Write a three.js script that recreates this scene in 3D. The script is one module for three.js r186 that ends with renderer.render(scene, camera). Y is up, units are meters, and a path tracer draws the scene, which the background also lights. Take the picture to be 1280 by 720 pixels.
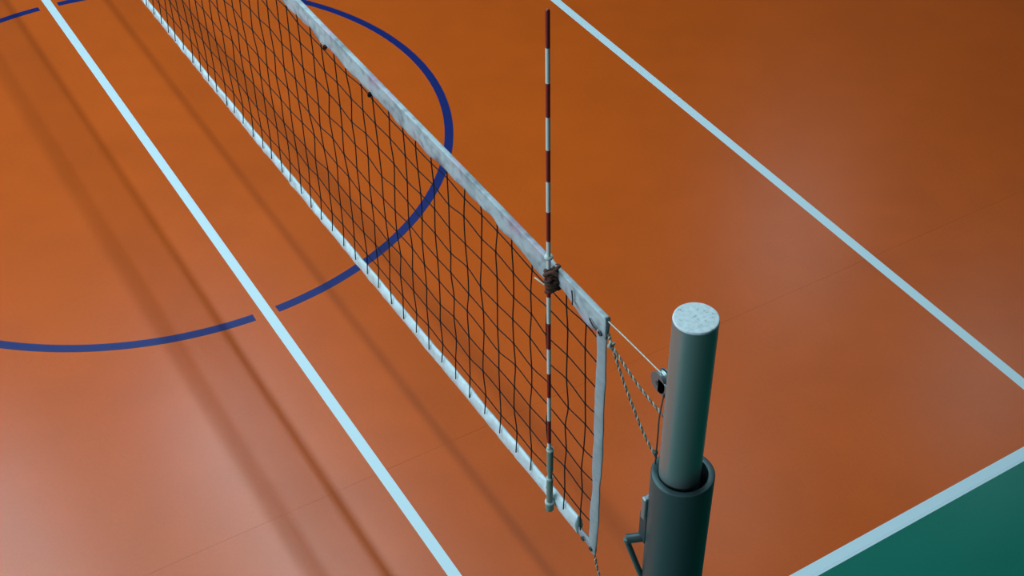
import * as THREE from 'three';
import { mergeGeometries } from 'three/addons/utils/BufferGeometryUtils.js';
import { RoundedBoxGeometry } from 'three/addons/geometries/RoundedBoxGeometry.js';
import { ImprovedNoise } from 'three/addons/math/ImprovedNoise.js';
import { RectAreaLightUniformsLib } from 'three/addons/lights/RectAreaLightUniformsLib.js';

// ------------------------------------------------------------ camera, light, exposure
// metres; the net hangs over the centre line (x = 0), z runs along the net, the net ends at z = 4.73
const scene = new THREE.Scene();
const camera = new THREE.PerspectiveCamera(23.686, 1280 / 720, 0.1, 100);
camera.position.set(-1.5831, 4.7193, 6.9482);
camera.rotation.set(-0.75, -0.6183, 0.0481, 'YXZ');
camera.setViewOffset(1280, 720, -118.3, -67.1, 1280, 720);
scene.add(camera);

const renderer = new THREE.WebGLRenderer({ antialias: true });
renderer.toneMapping = THREE.LinearToneMapping;
renderer.toneMappingExposure = 1.04;
renderer.shadowMap.enabled = true;
RectAreaLightUniformsLib.init();

const LAMP_COLOUR = new THREE.Color().setRGB(0.60, 0.89, 1.0);
const LAMP_RADIANCE = 75;       // of the long lamps that hang above the court
const LAMP_Y = 6.8;
// [x, z] of each lit lamp: a row on either side of the net, single dimmed lamps over the far half
const LAMPS = [
  ...[-4.1, -1.7, 0.7, 3.1].map(z => [-1.54, z, 1]),
  ...[-3.8, -1.4, 1.0, 3.4].map(z => [0.98, z, 1]),
  [5.1, -0.3, 0.22], [8.6, -3.3, 0.42], [8.9, 0.0, 0.38],
];
const DAYLIGHT = new THREE.Color().setRGB(0.62, 0.88, 1.0), DAY_RADIANCE = 12;   // frosted window band in the left end wall

// ------------------------------------------------------------ helpers
const noise = new ImprovedNoise();
const n3 = (x, y, z) => noise.noise(x, y, z);
let seed = 7;
const rnd = () => { seed = (seed * 1664525 + 1013904223) >>> 0; return seed / 4294967296; };
const jit = a => (rnd() * 2 - 1) * a;
const V = (x, y, z) => new THREE.Vector3(x, y, z);
const lin = (r, g, b) => new THREE.Color().setRGB(r, g, b);
const names = {};
const numbered = n => { const k = names[n] = (names[n] ?? -1) + 1; return k ? `${n}_${String(k).padStart(3, '0')}` : n; };
function mesh(name, geo, mat, parent, label) {
  const m = new THREE.Mesh(Array.isArray(geo) ? mergeGeometries(geo.map(g => (g.index ? g.toNonIndexed() : g))) : geo, mat);
  m.name = name; m.castShadow = m.receiveShadow = true;
  if (label) m.userData.label = label;
  parent.add(m); return m;
}
function thing(name, label, category, [x, y, z] = [0, 0, 0], group) {
  const o = new THREE.Group(); o.name = numbered(name); o.position.set(x, y, z);
  o.userData = { label, category }; if (group) o.userData.group = group;
  scene.add(o); return o;
}
function struct(name, label, category) {
  const o = new THREE.Group(); o.name = name; o.userData = { label, category, kind: 'structure' }; scene.add(o); return o;
}
const box = (x0, x1, y0, y1, z0, z1) => new THREE.BoxGeometry(x1 - x0, y1 - y0, z1 - z0).translate((x0 + x1) / 2, (y0 + y1) / 2, (z0 + z1) / 2);
const rbox = (w, h, d, r, x, y, z) => new RoundedBoxGeometry(w, h, d, 2, r).translate(x, y, z);
function tube(pts, r, seg, rad = 6) { return new THREE.TubeGeometry(new THREE.CatmullRomCurve3(pts, false, 'centripetal'), seg, r, rad, false); }
function bar(a, b, r0, r1 = r0, n = 16) {       // capped cylinder from a to b
  const d = b.clone().sub(a), g = new THREE.CylinderGeometry(r1, r0, d.length(), n);
  g.applyQuaternion(new THREE.Quaternion().setFromUnitVectors(V(0, 1, 0), d.clone().normalize()));
  return g.translate(...a.clone().add(b).multiplyScalar(0.5).toArray());
}
function planarUV(g) {                          // uv in metres from x and z
  const p = g.attributes.position, uv = g.attributes.uv;
  for (let i = 0; i < p.count; i++) uv.setXY(i, p.getX(i), p.getZ(i));
  return g;
}
function texture(n, fn, srgb, rep) {            // tiling value noise comes from the 4-D trick of wrapping two lattices
  const d = new Uint8Array(n * n * 4);
  for (let j = 0; j < n; j++) for (let i = 0; i < n; i++) {
    const c = fn(i / n, j / n); const k = (j * n + i) * 4;
    for (let q = 0; q < 3; q++) d[k + q] = Math.max(0, Math.min(255, Math.round(c[q] * 255)));
    d[k + 3] = 255;
  }
  const t = new THREE.DataTexture(d, n, n); t.wrapS = t.wrapT = THREE.RepeatWrapping;
  t.magFilter = THREE.LinearFilter; t.minFilter = THREE.LinearMipmapLinearFilter; t.generateMipmaps = true;
  if (srgb) t.colorSpace = THREE.SRGBColorSpace;
  t.repeat.set(rep, rep); t.needsUpdate = true; return t;
}
const tn = (u, v, f, s) => {                    // tileable noise, f = integer frequency
  const a = (x, y) => n3(x * f + s, y * f + s * 1.7, s);
  const wu = u, wv = v;
  return (a(u, v) * (1 - wu) + a(u - 1, v) * wu) * (1 - wv) + (a(u, v - 1) * (1 - wu) + a(u - 1, v - 1) * wu) * wv;
};

// ------------------------------------------------------------ materials
const S = (v) => v <= 0.0031308 ? v * 12.92 : 1.055 * Math.pow(v, 1 / 2.4) - 0.055;
const vinylMap = texture(512, (u, v) => {
  const k = 1 + 0.05 * tn(u, v, 5, 3.1) + 0.03 * tn(u, v, 17, 8.4) + (rnd() - 0.5) * 0.03;
  return [0.93 * k, 0.93 * k, 0.93 * k];
}, true, 1 / 3.1);
const vinylBump = texture(256, () => { const k = rnd(); return [k, k, k]; }, false, 1 / 0.35);
const FLOOR_ROUGH = 0.29;
const vinyl = c => new THREE.MeshPhysicalMaterial({ color: c, ior: 1.52, roughness: FLOOR_ROUGH, map: vinylMap, bumpMap: vinylBump, bumpScale: 0.00005 });
const M = {};
M.orange = vinyl(lin(0.76, 0.112, 0.008));
M.green = vinyl(lin(0.001, 0.18, 0.125));
M.white = new THREE.MeshStandardMaterial({ color: lin(0.68, 0.79, 0.84), roughness: 0.5 });
M.blue = new THREE.MeshStandardMaterial({ color: lin(0.0006, 0.010, 0.130), roughness: 0.5 });
M.screed = new THREE.MeshStandardMaterial({ color: lin(0.35, 0.10, 0.03), roughness: 0.9 });
M.wall = new THREE.MeshStandardMaterial({ color: lin(0.07, 0.11, 0.115), roughness: 0.85 });
M.ceiling = new THREE.MeshStandardMaterial({ color: lin(0.05, 0.07, 0.075), roughness: 0.9 });
const canvasMap = texture(512, (u, v) => {
  const a = tn(u, v, 6, 1.3) + 0.6 * tn(u, v, 15, 7.7), b = tn(u, v, 9, 12.1), w = (rnd() - 0.5) * 0.08;
  const dirt = Math.max(0, a - 0.06) * 0.42 + Math.max(0, tn(u, v, 37, 3.3)) * 0.28, pink = Math.max(0, b - 0.08) * 0.25;
  return [0.90 - dirt + pink * 0.3 + w, 0.90 - dirt - pink + w, 0.91 - dirt - pink * 0.6 + w];
}, true, 1 / 0.9);
const tapeMap = texture(256, (u, v) => { const k = 0.93 + 0.06 * tn(u, v, 11, 6.1) + 0.06 * tn(u, v, 37, 2.9) + (rnd() - 0.5) * 0.04; return [k, k, k]; }, true, 1 / 0.6);
M.canvas = new THREE.MeshStandardMaterial({ color: lin(0.55, 0.58, 0.59), roughness: 0.85, map: canvasMap, side: THREE.DoubleSide });
M.plastic = new THREE.MeshStandardMaterial({ color: lin(0.70, 0.77, 0.80), roughness: 0.36, map: tapeMap, side: THREE.DoubleSide });
M.strap = new THREE.MeshStandardMaterial({ color: lin(0.37, 0.40, 0.42), roughness: 0.6, map: tapeMap, side: THREE.DoubleSide });
M.cord = new THREE.MeshStandardMaterial({ color: lin(0.004, 0.002, 0.002), roughness: 1 });
M.rope = new THREE.MeshStandardMaterial({ color: lin(0.50, 0.47, 0.40), roughness: 0.9 });
M.ropeDark = new THREE.MeshStandardMaterial({ color: lin(0.17, 0.12, 0.08), roughness: 0.9 });
M.wire = new THREE.MeshStandardMaterial({ color: lin(0.45, 0.42, 0.36), roughness: 0.5, metalness: 0.5 });
M.darkwire = new THREE.MeshStandardMaterial({ color: lin(0.05, 0.05, 0.05), roughness: 0.6, metalness: 0.4 });
M.red = new THREE.MeshStandardMaterial({ color: lin(0.24, 0.012, 0.012), roughness: 0.4 });
M.rodwhite = new THREE.MeshStandardMaterial({ color: lin(0.70, 0.69, 0.66), roughness: 0.4 });
M.brown = new THREE.MeshStandardMaterial({ color: lin(0.10, 0.034, 0.022), roughness: 0.85 });
M.holder = new THREE.MeshStandardMaterial({ color: lin(0.20, 0.25, 0.21), roughness: 0.5 });
M.collar = new THREE.MeshStandardMaterial({ color: lin(0.55, 0.58, 0.55), roughness: 0.45 });
const brushed = texture(256, (u, v) => { const k = 0.9 + 0.12 * tn(u, v, 3, 4.4) + (rnd() - 0.5) * 0.08; return [k, k, k]; }, false, 1);
M.tube = new THREE.MeshStandardMaterial({ color: lin(0.30, 0.36, 0.35), roughness: 0.42, metalness: 0.65, roughnessMap: brushed });
M.sleeve = new THREE.MeshStandardMaterial({ color: lin(0.050, 0.085, 0.088), roughness: 0.5, metalness: 0.25, roughnessMap: brushed });
const capMap = texture(256, (u, v) => {
  const s = tn(u, v, 14, 2.2) + 0.7 * tn(u, v, 40, 9.1); const k = 0.9 + 0.1 * s - (s < -0.5 ? 0.12 : 0); return [k, k, k];
}, true, 6);
M.cap = new THREE.MeshStandardMaterial({ color: lin(0.82, 0.86, 0.88), roughness: 0.7, map: capMap });
M.steel = new THREE.MeshStandardMaterial({ color: lin(0.33, 0.36, 0.37), roughness: 0.4, metalness: 0.7 });
M.darksteel = new THREE.MeshStandardMaterial({ color: lin(0.07, 0.085, 0.09), roughness: 0.5, metalness: 0.5 });
M.crank = new THREE.MeshStandardMaterial({ color: lin(0.11, 0.15, 0.155), roughness: 0.45, metalness: 0.4 });
M.cheek = new THREE.MeshStandardMaterial({ color: lin(0.20, 0.21, 0.22), roughness: 0.45, metalness: 0.6 });
M.housing = new THREE.MeshStandardMaterial({ color: lin(0.55, 0.55, 0.55), roughness: 0.5 });
M.pane = new THREE.MeshStandardMaterial({ color: lin(0.3, 0.3, 0.3), roughness: 0.6, emissive: DAYLIGHT, emissiveIntensity: 1 });
M.glow = new THREE.MeshStandardMaterial({ color: 0x000000, emissive: LAMP_COLOUR, emissiveIntensity: 2 });

// ------------------------------------------------------------ the hall
const HX = 14, HZ = 9.5, HY = 7.7, T = 0.3, SEAM = 3.01;
const floor = struct('floor', 'orange vinyl sports floor with white and blue court lines and a green surround', 'floor');
mesh('screed', box(-HX - T, HX + T, -0.2, -0.004, -HZ - T, HZ + T), M.screed, floor);
const sheet = (name, x0, x1, z0, z1, m, label) => mesh(name, planarUV(box(x0, x1, -0.004, 0, z0, z1)), m, floor, label);
sheet('vinyl_sheet', -9, 9, -4.5, SEAM - 0.0004, M.orange, 'wide orange vinyl sheet');
sheet('vinyl_sheet', -9, 9, SEAM + 0.0004, 4.5, M.orange, 'narrow orange vinyl sheet along the sideline');
sheet('surround_sheet', -HX, HX, 4.5, HZ, M.green, 'green vinyl outside the sideline');
sheet('surround_sheet', -HX, HX, -HZ, -4.5, M.green);
sheet('surround_sheet', -HX, -9, -4.5, 4.5, M.green);
sheet('surround_sheet', 9, HX, -4.5, 4.5, M.green);
const LH = 0.0008;
const line = (name, x0, x1, z0, z1, label) => mesh(name, box(x0, x1, 0, LH, z0, z1), M.white, floor, label);
line('centre_line', -0.027, 0.024, -4.45, 4.45, 'white centre line under the net');
line('attack_line', 2.921, 2.979, -4.45, 4.45, 'white attack line');
line('attack_line', -2.979, -2.921, -4.45, 4.45);
line('side_line', -9, 9, 4.455, 4.507, 'white sideline beside the green');
line('side_line_edge', -9, 9, 4.5076, 4.521);
line('side_line', -9, 9, -4.52, -4.455);
line('end_line', 8.95, 9, -4.45, 4.45); line('end_line', -9, -8.95, -4.45, 4.45);
function arc(x, z, r0, r1, a0, a1) {            // flat ring piece lying on the floor, angles from +x towards +z
  const s = new THREE.Shape(); s.absarc(0, 0, r1, a0, a1, false); s.absarc(0, 0, r0, a1, a0, true);
  return new THREE.ExtrudeGeometry(s, { depth: LH, bevelEnabled: false, curveSegments: 96 }).rotateX(Math.PI / 2).translate(x, LH, z);
}
const GA = 0.0345, RC = 1.786;
mesh('circle_arc', arc(-0.012, -0.046, RC - 0.026, RC + 0.026, -Math.PI / 2 + GA, Math.PI / 2 - GA), M.blue, floor, 'blue half circle behind the net');
mesh('circle_arc', arc(-0.012, -0.046, RC - 0.026, RC + 0.026, Math.PI / 2 + GA, Math.PI * 1.5 - GA), M.blue, floor, 'blue half circle left of the centre line');
{
  const w = (n, g, l) => { const m = mesh(n, g, n === 'ceiling' ? M.ceiling : M.wall, scene, l); m.userData.kind = 'structure'; m.userData.category = n === 'ceiling' ? 'ceiling' : 'wall'; };
  w('wall_left', [box(-HX - T, -HX, -0.004, 3.0, -HZ, HZ), box(-HX - T, -HX, 6.3, HY, -HZ, HZ), box(-HX - T, -HX, 3.0, 6.3, -HZ, -7), box(-HX - T, -HX, 3.0, 6.3, 7, HZ)], 'grey green end wall with a high band of windows');
  w('wall_right', box(HX, HX + T, -0.004, HY, -HZ, HZ), 'grey green end wall beyond the far half of the court');
  w('wall_back', box(-HX - T, HX + T, -0.004, HY, -HZ - T, -HZ), 'grey green side wall beyond the far sideline');
  w('wall_front', box(-HX - T, HX + T, -0.004, HY, HZ, HZ + T), 'grey green side wall behind the net post');
  w('ceiling', box(-HX - T, HX + T, HY, HY + T, -HZ - T, HZ + T), 'plain grey hall ceiling above the lamps');
}
for (let k = 0; k < 7; k++) {
  const z = -6 + 2 * k, o = struct(`window_${k + 1}`, 'frosted window in the band high in the end wall', 'window');
  o.position.set(-HX, 4.65, z); o.userData.group = 'windows of the high band';
  mesh('frame', [box(-0.2, -0.02, 1.58, 1.65, -1, 1), box(-0.2, -0.02, -1.65, -1.58, -1, 1), box(-0.2, -0.02, -1.58, 1.58, -1, -0.94), box(-0.2, -0.02, -1.58, 1.58, 0.94, 1)], M.housing, o);
  mesh('pane', box(-0.12, -0.10, -1.58, 1.58, -0.94, 0.94), M.pane, o);
  const l = new THREE.RectAreaLight(DAYLIGHT, DAY_RADIANCE, 1.88, 3.16);
  l.position.set(-0.01, 0, 0); l.rotation.y = -Math.PI / 2; l.name = 'daylight'; o.add(l);
}
for (const [x, z, dim] of LAMPS) {
  const o = thing('hanging_lamp', 'long narrow tube lamp hung from the hall ceiling', 'lamp', [x, LAMP_Y, z], 'lamps hung above the court');
  mesh('housing', rbox(0.25, 0.07, 1.62, 0.015, 0, 0.045, 0), M.housing, o);
  mesh('diffuser', box(-0.095, 0.095, 0.002, 0.012, -0.75, 0.75), M.glow, o);
  for (const s of [-0.6, 0.6]) mesh('suspension_rod', bar(V(0, 0.07, s), V(0, HY - LAMP_Y, s), 0.006), M.housing, o);
  const l = new THREE.RectAreaLight(LAMP_COLOUR, LAMP_RADIANCE * dim, 0.19, 1.5);
  l.position.set(0, -0.004, 0); l.rotation.x = -Math.PI / 2; l.name = 'lamp_light'; o.add(l);
}

// ------------------------------------------------------------ the net
const NX = -0.008, ZE = 4.735;
const topY = z => 2.262 + 0.010 * Math.pow(z / ZE, 2) + 0.002 * n3(z * 1.3, 4, 1);
const botY = z => 1.232 + 0.030 * Math.pow(z / ZE, 2);          // lower edge of the bottom tape
const net = thing('volleyball_net', 'black mesh volleyball net with white top and bottom tapes over the centre line', 'net', [NX, 0, 0]);
const sagX = z => 0.006 * n3(z * 0.5, 1.5, 3);
function ribbon(z0, z1, step, ring) {           // closed section ring(z) swept along z; ring gives [x, y] pairs
  const n = Math.round((z1 - z0) / step), pos = [], uv = [], idx = []; let m = 0;
  for (let i = 0; i <= n; i++) {
    const z = z0 + (z1 - z0) * i / n, r = ring(z); m = r.length; let s = 0;
    r.forEach(([x, y], k) => { if (k) s += Math.hypot(x - r[k - 1][0], y - r[k - 1][1]); pos.push(x, y, z); uv.push(z, s); });
  }
  for (let i = 0; i < n; i++) for (let k = 0; k < m; k++) {
    const a = i * m + k, b = i * m + (k + 1) % m, c = a + m, d = b + m; idx.push(a, b, c, b, d, c);
  }
  for (const e of [0, n]) for (let k = 1; k < m - 1; k++) { const q = e * m; e ? idx.push(q, q + k, q + k + 1) : idx.push(q, q + k + 1, q + k); }
  const g = new THREE.BufferGeometry();
  g.setAttribute('position', new THREE.Float32BufferAttribute(pos, 3)); g.setAttribute('uv', new THREE.Float32BufferAttribute(uv, 2));
  g.setIndex(idx); g.computeVertexNormals(); return g;
}
const ZA = 4.475;                                                // where the antenna is strapped
const tapeH = z => 0.069 + 0.018 * n3(z * 5.5, 2, 0.5) + 0.010 * n3(z * 11, 6, 0.5) - 0.018 * Math.exp(-Math.pow((z - ZA - 0.03) / 0.05, 2)) + 0.008 * Math.exp(-Math.pow((z - ZA + 0.07) / 0.05, 2));
function topRing(z) {
  const y = topY(z), h = tapeH(z), s = sagX(z), p = [];
  const w = (t, q) => 0.006 * n3(z * 16 + q, t * 2.5, q) * t + 0.005 * n3(z * 5, t * 3, q + 4) * t;
  const pinch = 1 - 0.5 * Math.exp(-Math.pow((z - ZA) / 0.03, 2));
  for (let k = 6; k >= 1; k--) { const t = k / 6; p.push([s - (0.0055 + 0.004 * Math.sin(t * 3.1)) * pinch * (1 - 0.45 * t) + w(t, 1), y - 0.006 - h * t]); }
  p.push([s - 0.0085 * pinch, y - 0.004], [s - 0.0075 * pinch, y - 0.001], [s - 0.004, y], [s + 0.004, y], [s + 0.0075 * pinch, y - 0.001], [s + 0.0085 * pinch, y - 0.004]);
  for (let k = 1; k <= 6; k++) { const t = k / 6; p.push([s + (0.0065 + 0.004 * Math.sin(t * 3.1)) * pinch * (1 - 0.45 * t) + w(t, 1), y - 0.004 - h * t]); }
  return p;
}
mesh('top_tape', ribbon(-ZE, ZE, 0.012, topRing), M.canvas, net, 'white canvas top tape');
const botH = z => 0.046 + 0.034 * Math.pow(Math.abs(z) / ZE, 2);
function botRing(z) {
  const y = botY(z), s = sagX(z), p = [];
  const h = botH(z) + 0.008 * n3(z * 7, 12, 0.5), b = 0.006 * n3(z * 22, 3, 9);
  const w = t => 0.006 * n3(z * 17, t * 2.5, 21) * Math.sin(t * 3.14);
  for (let k = 0; k <= 7; k++) { const t = k / 7; p.push([s - 0.003 - (0.007 + 0.005 * Math.abs(z) / ZE + b) * Math.sin(t * Math.PI) + w(t), y + h * t]); }
  for (let k = 7; k >= 0; k--) { const t = k / 7; p.push([s + 0.003 + (0.007 + 0.005 * Math.abs(z) / ZE + b) * Math.sin(t * Math.PI) + w(t), y + h * t]); }
  return p;
}
mesh('bottom_tape', ribbon(-4.62, 4.63, 0.012, botRing), M.plastic, net, 'glossy white bottom tape');
for (const e of [1, -1]) {                                       // end pieces: strap at the foot and a side tape
  const f = ribbon(4.60, 4.728, 0.016, z => { const y = botY(z) + 0.006, s = sagX(z); return [[s - 0.003, y], [s - 0.004, y + 0.015], [s - 0.003, y + 0.032], [s + 0.003, y + 0.032], [s + 0.004, y + 0.015], [s + 0.003, y]]; });
  mesh('corner_strap', e > 0 ? f : f.clone().rotateY(Math.PI), M.strap, net, 'grey foot strap');
  const pos = [];
  const rows = 60, ring = (t) => {
    const y = 1.262 + (2.215 - 1.262) * t, z = 4.711 + 0.006 * Math.sin(t * 3.14) + 0.003 * n3(t * 9, 2, 2), h = 0.024 + 0.002 * n3(t * 6, 5, 5) - 0.005 * Math.exp(-Math.pow(t / 0.06, 2));
    const tw = 0.6 * n3(t * 5, 8, 1) * Math.exp(-Math.pow((t - 0.25) / 0.25, 2));
    const out = [];
    for (let k = 0; k < 12; k++) { const a = k / 12 * 6.2832; let u = Math.cos(a) * h, v = Math.sin(a) * 0.006 + 0.003 * n3(u * 60, t * 14, 3); out.push([v * Math.cos(tw) - u * Math.sin(tw), y, z + u * Math.cos(tw) + v * Math.sin(tw)]); }
    return out;
  };
  const uv = [], idx = [];
  for (let i = 0; i <= rows; i++) ring(i / rows).forEach(([x, y, z], k) => { pos.push(x, y, z); uv.push(y, k * 0.005); });
  for (let i = 0; i < rows; i++) for (let k = 0; k < 12; k++) { const a = i * 12 + k, b = i * 12 + (k + 1) % 12; idx.push(a, a + 12, b, b, a + 12, b + 12); }
  const g = new THREE.BufferGeometry(); g.setAttribute('position', new THREE.Float32BufferAttribute(pos, 3)); g.setAttribute('uv', new THREE.Float32BufferAttribute(uv, 2)); g.setIndex(idx); g.computeVertexNormals();
  mesh('side_tape', e > 0 ? g : g.clone().rotateY(Math.PI), M.strap, net, 'grey side tape of the net');
}
// mesh of cords: knots on a slightly uneven 10 cm grid
const ROWS = [2.165, 2.075, 1.977, 1.876, 1.779, 1.683, 1.584, 1.488, 1.390];
const COLS = []; for (let k = 0; k < 94; k++) COLS.push(4.637 - 0.1002 * k);
const knot = COLS.map((z, i) => ROWS.map((y, j) => {
  const d = botY(z) - botY(ZE);
  return V(sagX(z) + jit(0.003), y + d * (j / 8) + jit(0.009) + 0.004 * n3(z, j, 2), z + jit(0.008) + 0.012 * n3(z * 0.9, j * 0.35, 7));
}));
const knotGeo = new THREE.IcosahedronGeometry(0.0038, 0);
COLS.forEach((z, i) => {
  const zt = z + jit(0.01), kick = 0.012 + 0.026 * rnd();
  const end = V(sagX(z) - 0.016, botY(z) + botH(z) * 0.78 + jit(0.008), knot[i][8].z + kick);
  const pts = [V(sagX(zt), topY(zt) - 0.050, knot[i][0].z + jit(0.006)), ...knot[i], V(knot[i][8].x - 0.006, (knot[i][8].y + end.y) / 2 - 0.004, knot[i][8].z + 0.35 * kick), end];
  mesh('vertical_cord', [tube(pts, 0.0022, 40, 5), ...knot[i].map(p => knotGeo.clone().translate(p.x, p.y, p.z))], M.cord, net);
});
ROWS.forEach((y, j) => {
  const pts = [V(0, y, 4.70), ...knot.map(k => k[j]), V(0, y, -4.70)];
  mesh('horizontal_cord', tube(pts, 0.0020, 290, 5), M.cord, net);
});
// eyelets and stitches
const eyelet = (x, y, z) => new THREE.TorusGeometry(0.0065, 0.0024, 6, 14).rotateY(Math.PI / 2).translate(x, y, z);
for (const [y, z] of [[2.205, 4.712], [1.277, 4.712], [1.279, 4.665]]) mesh('eyelet', eyelet(-0.0085, y, z), M.darksteel, net, 'dark metal eyelet');
mesh('tape_stitch', tube([V(-0.012, 2.258, 4.575), V(-0.014, 2.235, 4.583), V(-0.013, 2.212, 4.581)], 0.0022, 10, 5), M.darkwire, net, 'dark stitch on the top tape');
mesh('tape_stitch', tube([V(-0.012, 2.226, 4.665), V(-0.013, 2.215, 4.683), V(-0.012, 2.212, 4.700)], 0.0024, 10, 5), M.darkwire, net);
for (const z of [2.985, 3.33]) mesh('tie_knot', new THREE.TorusKnotGeometry(0.0055, 0.0022, 40, 5).translate(-0.010, topY(z) - tapeH(z) - 0.004, z), M.cord, net, 'black tie knot under the top tape');
// ropes and the head cable
function rope(owner, pts, r, turns, name, label) {
  const c = new THREE.CatmullRomCurve3(pts, false, 'centripetal'), n = Math.ceil(turns * 10), fr = c.computeFrenetFrames(n);
  const strands = [0, Math.PI].map(ph => {
    const q = []; for (let i = 0; i <= n; i++) { const a = i / n * turns * 6.2832 + ph, p = c.getPointAt(i / n); q.push(p.addScaledVector(fr.normals[i], Math.cos(a) * r * 0.62).addScaledVector(fr.binormals[i], Math.sin(a) * r * 0.62)); }
    return tube(q, r * 0.62, n * 2, 6);
  });
  const m = mesh(name, strands[0], M.rope, owner, label); mesh('strand', strands[1], M.ropeDark, m, 'darker strand of the rope');
}
const lash = thing('tie_rope', 'pale twisted rope lashing the upper net corner to the post', 'rope', [NX, 0, 0]);
const foot = thing('tie_rope', 'pale twisted rope running down from the lower net corner', 'rope', [NX, 0, 0]);
const corner = V(0, 2.222, 4.742), joint = V(-0.004, 2.200, 4.762);
rope(lash, [corner, V(-0.002, 2.212, 4.752), joint], 0.004, 3, 'rope_end');
mesh('rope_knot', new THREE.TorusKnotGeometry(0.006, 0.0035, 48, 6).translate(joint.x, joint.y, joint.z), M.rope, lash, 'pale rope knot');
rope(lash, [joint, V(0.008, 2.14, 4.875), V(0.028, 2.088, 5.03)], 0.0033, 13, 'rope_leg');
rope(lash, [joint, V(0.0, 2.09, 4.84), V(0.006, 1.985, 4.93), V(0.03, 1.88, 5.022)], 0.0033, 17, 'rope_leg');
rope(foot, [V(0, 1.262, 4.722), V(0.004, 1.175, 4.752), V(0.02, 0.95, 5.02)], 0.0033, 16, 'rope_leg');

// ------------------------------------------------------------ the antenna
const ant = thing('net_antenna', 'red and white striped antenna rod strapped to the net', 'antenna', [-0.034, 1.262, 4.495]);
{
  const tilt = (4.495 - 4.463) / 1.8, at = h => V(0, h, -tilt * h);
  for (let k = 0; k < 16; k++) { const h1 = 1.8 - k * 0.099, h0 = h1 - 0.099; mesh(k % 2 ? 'white_band' : 'red_band', bar(at(h0), at(h1), 0.0060, 0.0060, 12), k % 2 ? M.rodwhite : M.red, ant); }
  mesh('rod_tip', new THREE.SphereGeometry(0.0060, 12, 8).translate(0, 1.8, -tilt * 1.8), M.red, ant);
  const lathe = (pts) => new THREE.LatheGeometry(pts.map(([r, y]) => new THREE.Vector2(r, y)), 20);
  mesh('holder_tube', lathe([[0, 0.292], [0.0095, 0.292], [0.0105, 0.286], [0.0105, 0.19], [0.0075, 0.178], [0.0075, 0.16], [0.0095, 0.152], [0.0105, 0.14], [0.0105, 0.04], [0.0145, 0.036], [0.0145, 0.006], [0.012, 0], [0, 0]]), M.holder, ant, 'grey green plastic holder tube');
  mesh('holder_ring', lathe([[0.0105, 0.036], [0.0158, 0.036], [0.0158, 0.043], [0.0105, 0.043]]), M.collar, ant, 'pale ring on the holder');
  mesh('holder_ring', lathe([[0.007, 0.284], [0.0118, 0.284], [0.0118, 0.291], [0.007, 0.291]]), M.collar, ant);
  mesh('holder_ring', lathe([[0.006, 0.150], [0.0108, 0.150], [0.0108, 0.158], [0.006, 0.158]]), M.collar, ant);
  mesh('collar', lathe([[0.005, 1.046], [0.011, 1.046], [0.0125, 1.051], [0.011, 1.056], [0.005, 1.056]]).translate(0, 0, -tilt * 1.05), M.collar, ant, 'pale collar ring above the net tape');
  // brown strap wound round the rod and the tape
  const zc = -tilt * 0.98, loops = [];
  for (let i = 0; i < 6; i++) {
    const y = 0.925 + i * 0.0155, pts = [];
    for (let k = 0; k < 10; k++) { const a = k / 10 * 6.2832; pts.push(V(0.013 + Math.cos(a) * (0.020 + jit(0.002)), y + jit(0.006) + 0.006 * Math.sin(a), zc + Math.sin(a) * (0.011 + jit(0.002)))); }
    loops.push(new THREE.TubeGeometry(new THREE.CatmullRomCurve3(pts, true), 30, 0.0062, 6, true));
  }
  loops.push(tube([V(-0.008, 0.985, zc - 0.006), V(-0.018, 1.005, zc + 0.012), V(-0.004, 1.018, zc + 0.026), V(0.006, 1.010, zc + 0.036)], 0.006, 12, 6));
  mesh('strap', loops, M.brown, ant, 'dark brown strap wound round the tape');
  mesh('strap_tail', tube([V(-0.006, 0.945, zc - 0.012), V(-0.012, 0.948, zc - 0.034), V(-0.010, 0.940, zc - 0.058)], 0.0022, 10, 5), M.rope, ant, 'pale loose strap end');
}

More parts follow.
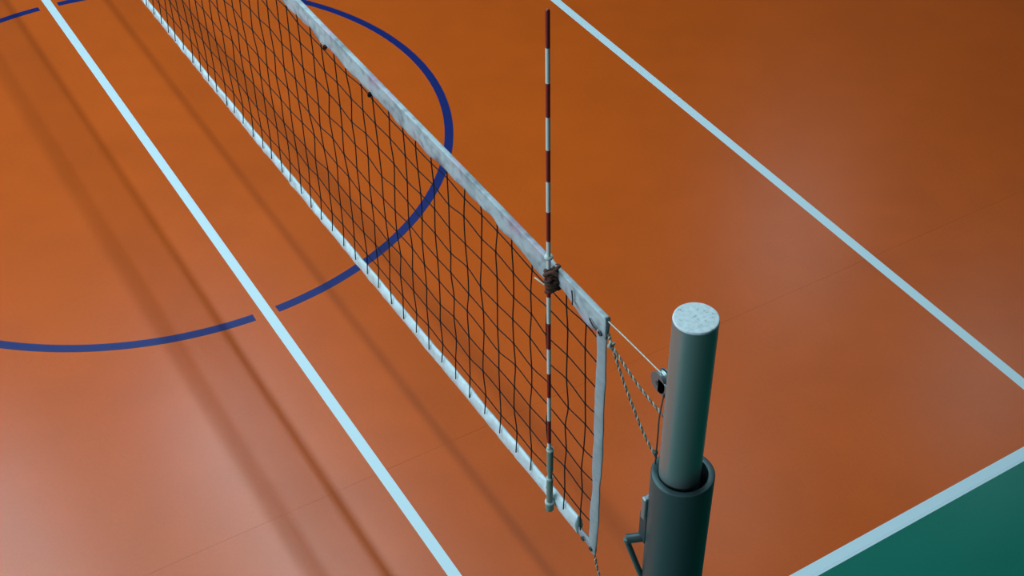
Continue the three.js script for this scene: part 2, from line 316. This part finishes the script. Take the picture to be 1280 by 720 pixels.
// ------------------------------------------------------------ the post
const PZ = 5.099, post = thing('net_post', 'dark steel telescopic net post with pale cap and crank at the sideline', 'post', [0, 0, PZ]);
{
  const lathe = (pts, n = 48) => new THREE.LatheGeometry(pts.map(([r, y]) => new THREE.Vector2(r, y)), n);
  const dx = -0.0055, dz = -0.0072, RT = 0.0565, TOP = 2.551, RIM = 2.002;
  const sl = mesh('outer_sleeve', lathe([[0.066, 1.2], [0.0665, RIM - 0.003], [0.069, RIM], [0.083, RIM], [0.0855, RIM - 0.003], [0.085, 0.02], [0.09, 0.012]], 64), M.sleeve, post, 'dark thick walled outer sleeve');
  mesh('floor_plate', lathe([[0, 0.0], [0.15, 0.0], [0.15, 0.008], [0.145, 0.012], [0, 0.012]]), M.darksteel, post);
  const tb = mesh('upper_tube', lathe([[RT, 1.21], [RT, TOP - 0.012], [RT + 0.0003, TOP - 0.006]]).translate(dx, 0, dz), M.tube, post, 'grey green inner tube');
  mesh('top_cap', planarUV(lathe([[RT + 0.0003, TOP - 0.006], [RT - 0.0005, TOP - 0.002], [RT - 0.0035, TOP], [0, TOP]]).translate(dx, 0, dz)), M.cap, post, 'pale worn end cap');
  // pulley on the net side
  const py = 2.229, pz = 4.968 - PZ;
  const pu = mesh('pulley', [-0.0055, 0.0195].flatMap(x => [bar(V(x - 0.0015, py, pz), V(x + 0.0015, py, pz), 0.031, 0.031, 28), rbox(0.003, 0.046, 0.075, 0.0012, x, py - 0.006, pz + 0.038)]), M.cheek, post, 'steel cable pulley bracket');
  mesh('wheel', new THREE.LatheGeometry([[0, -0.009], [0.027, -0.009], [0.029, -0.007], [0.024, -0.0025], [0.024, 0.0025], [0.029, 0.007], [0.027, 0.009], [0, 0.009]].map(a => new THREE.Vector2(...a)), 32).rotateZ(Math.PI / 2).translate(0.007, py, pz), M.steel, pu, 'grooved pulley wheel');
  mesh('axle', bar(V(-0.010, py, pz), V(0.024, py, pz), 0.006), M.darksteel, pu);
  mesh('head_cable', tube([V(NX, 2.2645, 4.738 - PZ), V(-0.003, 2.2615, 4.82 - PZ), V(0.003, 2.2575, pz)], 0.0022, 20, 6), M.wire, post, 'thin steel head cable running to the net');
  // lifting cable in the slot, down to the winch
  mesh('lift_cable', tube([V(-0.004, py - 0.01, pz + 0.028), V(-0.034, py - 0.07, -0.078), V(-0.043, 2.12, -0.066), V(-0.044, 1.99, -0.065)], 0.0022, 24, 6), M.darkwire, post, 'thin dark lifting cable');
  mesh('cable_clip', rbox(0.012, 0.012, 0.012, 0.003, -0.046, 1.985 + 0.06, -0.066), M.darksteel, post, 'small dark cable clip');
  // guide rail, winch plate and crank on the sleeve
  const wx = -0.050, wz = -0.058;
  const rail = mesh('guide_rail', rbox(0.022, 1.5, 0.018, 0.004, wx - 0.004, 1.10, wz + 0.008), M.sleeve, post);
  const pl = mesh('winch_plate', rbox(0.030, 0.085, 0.020, 0.005, wx - 0.016, 1.848, wz + 0.002), M.steel, post, 'pale steel winch plate');
  const rk = mesh('slotted_bracket', [rbox(0.005, 0.115, 0.03, 0.002, wx - 0.024, 1.765, wz), rbox(0.012, 0.012, 0.02, 0.002, wx - 0.014, 1.80, wz), rbox(0.012, 0.012, 0.02, 0.002, wx - 0.014, 1.73, wz)], M.darksteel, post, 'dark slotted bracket');
  const hub = V(wx - 0.02, 1.715, wz - 0.004), out = V(wx - 0.062, 1.715, wz - 0.022);
  const cr = mesh('crank', [bar(hub, out, 0.014)], M.crank, post, 'folding crank');
  const tip = out.clone().add(V(0.055, -0.215, 0.036));
  mesh('crank_arm', bar(out, tip, 0.0085), M.crank, cr);
  mesh('crank_grip', bar(tip, tip.clone().add(V(-0.03, -0.012, -0.02)), 0.011), M.crank, cr);
}
renderer.render(scene, camera);
